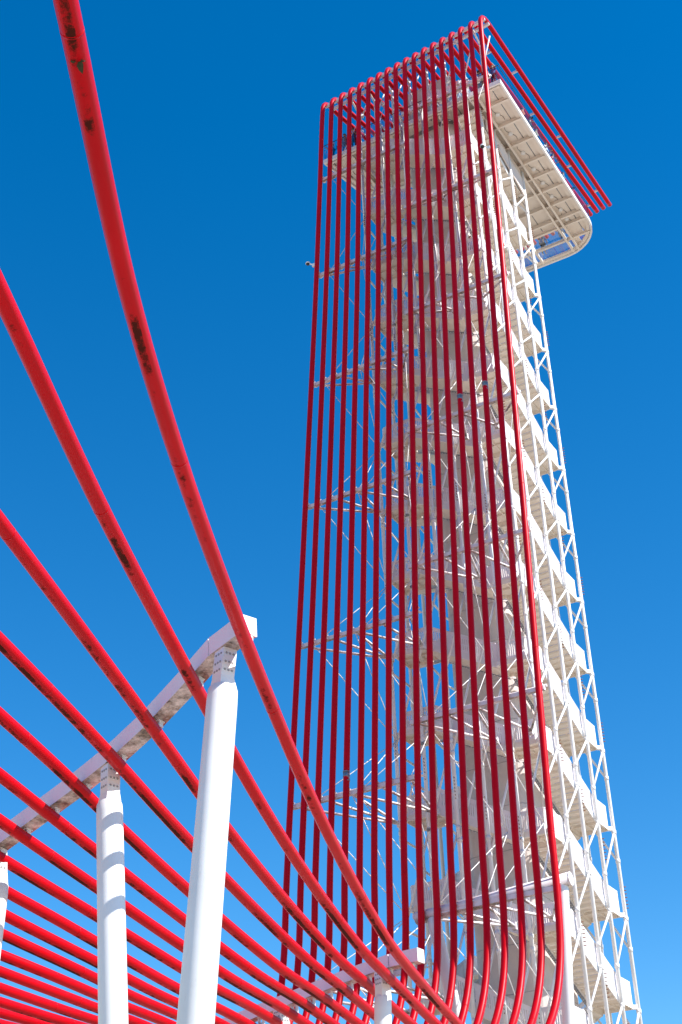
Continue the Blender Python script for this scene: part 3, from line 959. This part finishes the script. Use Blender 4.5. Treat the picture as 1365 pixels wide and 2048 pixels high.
# ================================================================== CANOPY FRAMES
def post(parent, top, bot, r, cap=True, name='post'):
    top = Vector(top); bot = Vector(bot); d = (top - bot).normalized()
    mb = MB(); mb.tube([bot, top - d * 0.35, top - d * 0.06, top], [r, r, r * 0.97, r * 0.80], 28)
    p = part(name, mb, M['post'], parent)
    return p
def base_empty(name, label, cat, pos, group=None):
    return thing(name, label, cat, pos, group)
def rebase(o, base):
    pass
def canopy_frame(label, line, posts, w, h, gus=True, hang=range(18)):
    base = Vector((line[0][0], line[0][1], 0))
    f = thing('canopy_frame', label, 'frame', base, 'white frames carrying the red pipe canopy')
    pts = [Vector(p) - base for p in line]
    mb = MB()
    for a, b in zip(pts[:-1], pts[1:]):
        d = (b - a).normalized() * 0.0
        mb.bar(a, b, w, h)
    # fillers at kinks
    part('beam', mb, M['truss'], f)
    mb = MB()
    d = (pts[0] - pts[1]).normalized()
    mb.bar(pts[0], pts[0] + d * 0.03, w + 0.015, h + 0.015); part('end_plate', mb, M['white'], f)
    # hangers to each pipe
    def seg_at(x):
        for a, b in zip(line[:-1], line[1:]):
            if min(a[0], b[0]) - 1e-6 <= x <= max(a[0], b[0]) + 1e-6:
                t = (x - a[0]) / (b[0] - a[0]); return Vector(a) + (Vector(b) - Vector(a)) * t
        return None
    for i in hang:
        best = None
        for p in pipe_paths[i]:
            if p.z > 16.5 or p.y > -21: continue
            q = seg_at(p.x)
            if q is None: continue
            dd = abs(p.y - q.y)
            if best is None or dd < best[0]: best = (dd, p, q)
        if best and best[0] < 0.6:
            p = best[1]; q = Vector((p.x, best[2].y, best[2].z))
            top = q.z - h / 2 + 0.01; bot = p.z + RP * 0.5
            mb = MB()
            px, py = p.x - base.x, q.y - base.y
            for o_ in (-0.08, 0.08):
                mb.box((px + o_ - 0.015, py - 0.07, bot), (px + o_ + 0.015, py + 0.07, top))
            mb.box((px - 0.11, py - 0.11, top - 0.03), (px + 0.11, py + 0.11, top))
            for yy in (-0.09, 0.09):
                mb.tube([(px - 0.11, py + yy * .4, (bot + top) / 2), (px + 0.11, py + yy * .4, (bot + top) / 2)], 0.014, 6)
            part('pipe_hanger', mb, M['white'], f)
    for (top, bot, r) in posts:
        t = Vector(top) - base; b = Vector(bot) - base
        zb = seg_at(top[0]).z - h / 2 if seg_at(top[0]) else top[2] + 0.6
        p = post(f, t, b, r)
        # flared cap plates up to the beam
        q = seg_at(top[0]) - base if seg_at(top[0]) else t
        d = (pts[-1] - pts[0]).normalized(); s_ = Vector((-d.y, d.x, 0)).normalized(); dd = Vector((d.x, d.y, 0)).normalized()
        mb = MB()
        lo = t - Vector((0, 0, 0.10)); hi = Vector((q.x, q.y, zb))
        a, c = r * 0.69, 0.165
        mb.hexa([lo - dd * a - s_ * a, lo + dd * a - s_ * a, lo + dd * a + s_ * a, lo - dd * a + s_ * a,
                 lo - dd * c - s_ * c + Vector((0, 0, 0.34)), lo + dd * c - s_ * c + Vector((0, 0, 0.34)), lo + dd * c + s_ * c + Vector((0, 0, 0.34)), lo - dd * c + s_ * c + Vector((0, 0, 0.34))])
        l2 = lo + Vector((0, 0, 0.34))
        mb.hexa([l2 - dd * c - s_ * c, l2 + dd * c - s_ * c, l2 + dd * c + s_ * c, l2 - dd * c + s_ * c,
                 hi - dd * c - s_ * c, hi + dd * c - s_ * c, hi + dd * c + s_ * c, hi - dd * c + s_ * c])
        # bolt heads on the flat sides
        hh = hi.z - l2.z
        if gus:
            for (nx, ny, tt) in ((dd, s_, 1), (dd, s_, -1), (s_, dd, 1), (s_, dd, -1)):
                for cx in (-0.09, 0.0, 0.09):
                    for cz in (0.22, 0.5, 0.8):
                        cpt = l2.lerp(hi, cz) + nx * cx + ny * c * tt
                        mb.tube([cpt, cpt + ny * 0.014 * tt], 0.026, 8, 1)
        part('post_cap', mb, [M['post'], M['hole']], f)
    return f
cf1 = canopy_frame('near white box beam under the canopy on thick round posts, ending at upper left centre',
    [(7.735, -43.688, 15.532), (6.674, -43.272, 15.467), (5.458, -42.553, 15.363), (3.703, -41.636, 15.129), (2.108, -40.948, 14.903), (0.588, -40.403, 14.704), (-0.89, -39.923, 14.522), (-2.695, -39.354, 14.286), (-7.187, -37.774, 13.683), (-11.085, -36.525, 13.229)],
    [((7.00, -43.50, 14.35), (8.77, -47.51, 0.0), 0.318), ((2.06, -40.90, 13.78), (5.12, -43.38, 0.0), 0.305), ((-2.723, -39.269, 13.253), (-3.035, -39.538, 0.0), 0.29), ((-7.517, -37.607, 12.686), (-7.517, -37.659, 0.0), 0.28)],
    0.40, 0.42)
cf2 = canopy_frame('farther white box beam under the canopy at bottom centre, ending left of the tower base',
    [(3.12, -27.66, 12.95), (2.15, -27.58, 12.95), (0.545, -27.02, 12.94), (-5.40, -24.40, 12.93), (-12.6, -21.4, 12.93)],
    [((1.70, -27.42, 12.05), (1.1, -27.9, 0), 0.255), ((-3.2, -25.2, 12.1), (-3.2, -25.6, 0), 0.25), ((-8.2, -23.2, 12.1), (-8.2, -23.4, 0), 0.25)],
    0.36, 0.38)
# round header pipe where the pipes start to rise
hb = Vector((2.1, -12.3, 0))
cf3 = thing('header_frame', 'round white header pipe on leaning posts behind the red pipes at the tower foot', 'frame', hb, 'white frames carrying the red pipe canopy')
def V3(i, zm, dy): 
    u, v = veil(i, loc_z(zm)); return Vector((u * S, v * S + dy, zm))
mb = MB()
A = V3(8.55, 19.05, 0.42) - hb; B = V3(-0.62, 19.42, 0.42) - hb
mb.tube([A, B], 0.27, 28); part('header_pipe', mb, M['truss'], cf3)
mb = MB(); d = (B - A).normalized(); mb.tube([B, B + d * 0.03], 0.28, 28); part('end_cap', mb, M['white'], cf3)
post(cf3, B - d * 0.38 + Vector((0, 0, -0.2)), B + Vector((-1.6, -0.6, -19.4)), 0.25, name='leaning_post')
post(cf3, A + d * 0.75 + Vector((0, 0, -0.15)), A + d * 0.75 + Vector((3.4, 0.2, -18.9)), 0.27, name='leaning_post')
post(cf3, A + d * 0.75 + Vector((0.2, 0, -0.15)), A + d * 0.75 + Vector((0.3, 2.5, -18.9)), 0.17, name='leaning_post')

# ================================================================== SECURITY CAMERAS
def sec_cam(i, z, side, label):
    u, v = veil(i, z); p = W(u, v, z)
    t = thing('security_camera', label, 'camera', p, 'security cameras clamped to the red pipes')
    mb = MB(); mb.box((side * 0.10, -0.26, -0.14), (side * 0.34, -0.08, 0.14)); mb.tube([(0, 0, -0.05), (0, 0, 0.05)], 0.15, 14)
    mb.bar((side * 0.25, -0.17, 0.05), (side * 0.62, -0.30, 0.28), 0.09, 0.09); part('mount_arm', mb, M['post'], t)
    c = Vector((side * 0.70, -0.34, 0.30)); mb = MB()
    mb.tube([c + Vector((0, 0, 0.16)), c + Vector((0, 0, 0.12)), c, c - Vector((0, 0, 0.04))], [0.06, 0.16, 0.20, 0.20], 18); part('housing', mb, M['post'], t)
    mb = MB(); mb.sphere(c - Vector((0, 0, 0.05)), 0.165, seg=16, rings=10, sz=0.9); part('dome', mb, M['dark'], t)
    t.scale = (0.7, 0.7, 0.7)
    return t
sec_cam(17, 9.13, -1, 'white dome security camera on the leftmost red pipe, against the sky')
sec_cam(0, 9.90, -1, 'white dome security camera on the right edge red pipe below the deck')

# ================================================================== DRY LEAF
def path_near(i, x, y):
    return min(pipe_paths[i], key=lambda p: (p.x - x)**2 + (p.y - y)**2)
p = path_near(0, 14.05, -56.9)
camv = Vector((22.5, -65.95, 1.6)); dv = (camv - p).normalized()
q = p + dv * RP + Vector((0, 0, -0.01))
dv = dv.normalized()
lf = thing('leaf_spray', 'dried dark leaf sprig with a curling tendril stuck to the nearest red pipe', 'leaf', q)
right = Vector((0.8613, 0.5069, -0.0351)); upv = Vector((0.2941, -0.4411, 0.8479))
def leaf(cx, cy, ang, ln, wd):
    mb = MB(); vs = []
    for t, w_ in ((0, 0), (0.3, 1), (0.65, 0.8), (1, 0)):
        for s_ in ((-1, 1) if 0 < t < 1 else (0,)):
            x = cx + math.cos(ang) * ln * t - math.sin(ang) * wd * w_ * s_; y = cy + math.sin(ang) * ln * t + math.cos(ang) * wd * w_ * s_
            x *= 1.7; y *= 1.7
            vs.append(right * x + upv * y + dv * (0.01 + 0.02 * math.sin(t * 3)))
    mb.add(vs, [(0, 1, 2), (1, 3, 4, 2), (3, 5, 4)])
    mb2 = MB(); mb2.add([v + dv * 0.004 for v in vs], [(2, 1, 0), (2, 4, 3, 1), (4, 5, 3)])
    mb.add(mb2.v, mb2.f)
    part('leaf', mb, M['leaf'], lf)
for args in ((0, 0, -1.25, 0.10, 0.022), (0.0, 0.0, -0.9, 0.06, 0.018), (0, 0.0, 2.7, 0.05, 0.016), (0.0, 0, 1.9, 0.035, 0.012), (0.01, 0, 1.0, 0.035, 0.012), (0.01, -0.005, 0.15, 0.045, 0.008), (-0.02, 0.0, 3.3, 0.04, 0.014)): leaf(*args)
mb = MB(); mb.tube([right * (-0.04 - 0.115 * t) + upv * (0.0 + 0.07 * t * t * t) + dv * (0.02 - 0.06 * t * t) for t in [i / 8 for i in range(9)]], 0.004, 6); part('tendril', mb, M['leaf'], lf)

# ================================================================== PEOPLE
def skinned(name, verts, edges, radii, sub=1):
    me = bpy.data.meshes.new(name); me.from_pydata(verts, edges, [])
    o = bpy.data.objects.new(name, me); COL.objects.link(o)
    md = o.modifiers.new('s', 'SKIN')
    for sv, r in zip(me.skin_vertices[0].data, radii): sv.radius = (r, r) if not isinstance(r, tuple) else r
    me.skin_vertices[0].data[0].use_root = True
    ss = o.modifiers.new('u', 'SUBSURF'); ss.levels = sub
    dg = bpy.context.evaluated_depsgraph_get()
    ev = o.evaluated_get(dg)
    out = bpy.data.meshes.new_from_object(ev)
    bpy.data.objects.remove(o)
    for p_ in out.polygons: p_.use_smooth = True
    return out
def person_meshes(pose):
    # facing -y, standing 1.74 m
    if pose == 'lean':
        hL, hR = (-0.20, -0.32, 1.12), (0.20, -0.32, 1.12); eL, eR = (-0.29, -0.08, 1.12), (0.29, -0.08, 1.12); hd = -0.10
    elif pose == 'point':
        hL, hR = (-0.25, -0.02, 0.80), (0.16, -0.42, 1.52); eL, eR = (-0.27, 0.02, 1.08), (0.27, -0.18, 1.34); hd = -0.03
    else:
        hL, hR = (-0.27, -0.06, 0.80), (0.27, -0.06, 0.80); eL, eR = (-0.27, 0.03, 1.08), (0.27, 0.03, 1.08); hd = -0.02
    v = [(0, 0, 0.95), (0, 0.01, 1.12), (0, 0.01, 1.32), (0, 0.0, 1.45), (0, hd * .6, 1.53), (0, hd, 1.62), (0, hd, 1.72),
         (-0.17, 0, 1.42), eL, hL, (0.17, 0, 1.42), eR, hR,
         (-0.10, 0, 0.88), (-0.11, -0.01, 0.50), (-0.11, 0.02, 0.10), (-0.12, -0.14, 0.04),
         (0.10, 0, 0.88), (0.11, -0.01, 0.50), (0.12, 0.02, 0.10), (0.13, -0.14, 0.04),
         (hL[0], hL[1] - 0.07, hL[2] - 0.03), (hR[0], hR[1] - 0.07, hR[2] - 0.03)]
    e = [(0, 1), (1, 2), (2, 3), (3, 4), (4, 5), (5, 6), (3, 7), (7, 8), (8, 9), (3, 10), (10, 11), (11, 12), (0, 13), (13, 14), (14, 15), (15, 16), (0, 17), (17, 18), (18, 19), (19, 20), (9, 21), (12, 22)]
    r = [(.15, .11), (.14, .10), (.17, .11), (.10, .08), .055, .085, .075, .065, .045, .032, .065, .045, .032, .09, .06, .042, .035, .09, .06, .042, .035, .025, .025]
    body = skinned('person_body', v, e, r)
    # clothing: slightly larger shells
    sv = [(0, 0, 0.92), (0, 0.01, 1.12), (0, 0.01, 1.32), (0, 0.0, 1.44), (-0.17, 0, 1.42), eL, (0.17, 0, 1.42), eR]
    shirt = skinned('shirt', sv, [(0, 1), (1, 2), (2, 3), (3, 4), (4, 5), (3, 6), (6, 7)], [(.17, .125), (.16, .12), (.19, .13), (.11, .09), .08, .062, .08, .062])
    tv = [(0, 0, 0.95), (-0.10, 0, 0.86), (-0.11, -0.01, 0.50), (-0.11, 0.02, 0.12), (0.10, 0, 0.86), (0.11, -0.01, 0.50), (0.12, 0.02, 0.12)]
    trousers = skinned('trousers', tv, [(0, 1), (1, 2), (2, 3), (0, 4), (4, 5), (5, 6)], [(.165, .12), .105, .075, .06, .105, .075, .06])
    h = MB(); h.sphere((0, hd + 0.025, 1.70), 0.105, seg=14, rings=10, sz=0.95); hair = h.mesh('hair', M['dark'])
    fc = MB(); f0 = Vector((0, hd - 0.085, 1.655))
    fc.sphere(f0 + Vector((0, -0.012, 0)), 0.016, seg=8, rings=6, sz=1.4)
    for s_ in (-1, 1):
        fc.sphere(f0 + Vector((s_ * 0.032, 0.0, 0.03)), 0.009, 1, 8, 6)
        fc.sphere((s_ * 0.088, hd + 0.01, 1.66), 0.018, seg=8, rings=6, sz=1.5)
    fc.box(f0 + Vector((-0.02, -0.004, -0.045)), f0 + Vector((0.02, 0.01, -0.037)), 1)
    face = fc.mesh('face', [M['skin'], M['dark']])
    cp = MB(); cp.sphere((0, hd + 0.01, 1.725), 0.112, seg=14, rings=8, sz=0.7); cp.box((-0.08, hd - 0.2, 1.70), (0.08, hd - 0.05, 1.715)); cap = cp.mesh('cap', M['dark'])
    return dict(body=body, shirt=shirt, trousers=trousers, hair=hair, face=face, cap=cap)
M['skin'] = mat('skin', (0.42, 0.22, 0.14), 0.6)
cloth = {}
def cl(name, c):
    if name not in cloth: cloth[name] = mat(name + '_cloth', c, 0.85, build=b_simple(14, 0.8))
    return cloth[name]
PM = {k: person_meshes(k) for k in ('lean', 'point', 'stand')}
for k in PM: PM[k]['body'].materials.clear(); PM[k]['body'].materials.append(M['skin'])
C_ = dict(navy=(0.012, 0.02, 0.05), black=(0.015, 0.015, 0.018), grey=(0.2, 0.2, 0.21), red=(0.5, 0.03, 0.03), white=(0.75, 0.73, 0.7), blue=(0.05, 0.12, 0.35), orange=(0.55, 0.13, 0.03), khaki=(0.35, 0.28, 0.18))
def person(pose, u, v, z, rot, shirt, trousers, cap, label, group=None):
    t = thing('person', label, 'person', W(u, v, z), group, rot)
    m = PM[pose]
    obj('body', m['body'], t)
    for nm, c in (('shirt', shirt), ('trousers', trousers)):
        me = m[nm].copy(); me.materials.clear(); me.materials.append(cl(c, C_[c])); obj(nm, me, t)
    obj('face', m['face'], t)
    obj('cap' if cap else 'hair', m['cap'] if cap else m['hair'], t)
PZ = ZD + 0.004
R90 = math.pi / 2
people = [
 ('lean', -1.99, -1.615, 0.15, 'navy', 'black', 0, 'tallest person in navy leaning on the rail at the left end of the deck'),
 ('stand', -2.15, -1.61, 0.5, 'grey', 'grey', 0, 'person in grey at the left deck corner, beside the one in navy'),
 ('lean', -2.38, -1.60, -0.4, 'white', 'navy', 0, 'person in white top at the extreme left corner of the deck'),
 ('stand', -2.27, -1.58, 2.0, 'black', 'black', 1, 'person in black cap between the ones in grey and white at the left deck end'),
 ('point', 0.34, -1.60, 0.0, 'blue', 'navy', 0, 'person in blue raising an arm at the top right deck corner'),
 ('stand', 0.22, -1.60, 0.3, 'red', 'grey', 0, 'person in red beside the top right deck corner'),
 ('lean', 0.12, -1.58, 0.2, 'white', 'khaki', 1, 'person with a cap behind the second red pipe at the top right of the deck'),
 ('stand', 0.38, -0.62, R90, 'orange', 'navy', 0, 'person in orange, upper one of the heads over the right glass rail'),
 ('lean', 0.38, -0.38, R90, 'black', 'grey', 1, 'person in a black cap over the right glass rail'),
 ('stand', 0.38, -0.12, R90, 'khaki', 'black', 0, 'person in khaki looking over the right glass rail'),
 ('lean', 0.38, 0.22, R90, 'white', 'blue', 0, 'person in white midway along the right glass rail'),
 ('lean', 0.37, 0.50, R90, 'red', 'black', 0, 'person in red midway along the right glass rail, below the one in white'),
 ('stand', 0.37, 0.95, R90, 'grey', 'navy', 0, 'person in grey on the lower half of the right glass rail'),
 ('stand', 0.36, 1.35, R90, 'red', 'navy', 1, 'person in red with a cap near the rounded deck corner'),
 ('point', 0.30, 1.70, R90, 'white', 'black', 0, 'person in white pointing out at the rounded deck corner'),
 ('stand', -0.15, 1.72, 2.6, 'black', 'navy', 0, 'person in black standing on the glass floor nearest the corner'),
 ('stand', -0.42, 1.80, 3.4, 'red', 'black', 0, 'person in red standing on the glass floor, left pane row'),
 ('lean', -0.50, 2.10, 3.1, 'blue', 'black', 0, 'person in blue standing on the outermost glass floor pane'),
 ('stand', -0.12, 2.02, 3.0, 'white', 'grey', 0, 'person in white standing on the curved corner glass pane'),
]
for pose, u, v, rot, s_, t_, c_, lab in people: person(pose, u, v, PZ, rot, s_, t_, c_, lab, 'visitors on the viewing deck')
person('stand', -0.22, -0.02 - .12, 8.0 - 1 + 0.062, R90, 'red', 'black', 1, 'person in red with black cap on the stair landing at the right tower edge')
person('stand', -0.25, -1.70, 8.43 + 0.062, 0, 'blue', 'black', 0, 'person in blue on the near right stair landing under the deck')
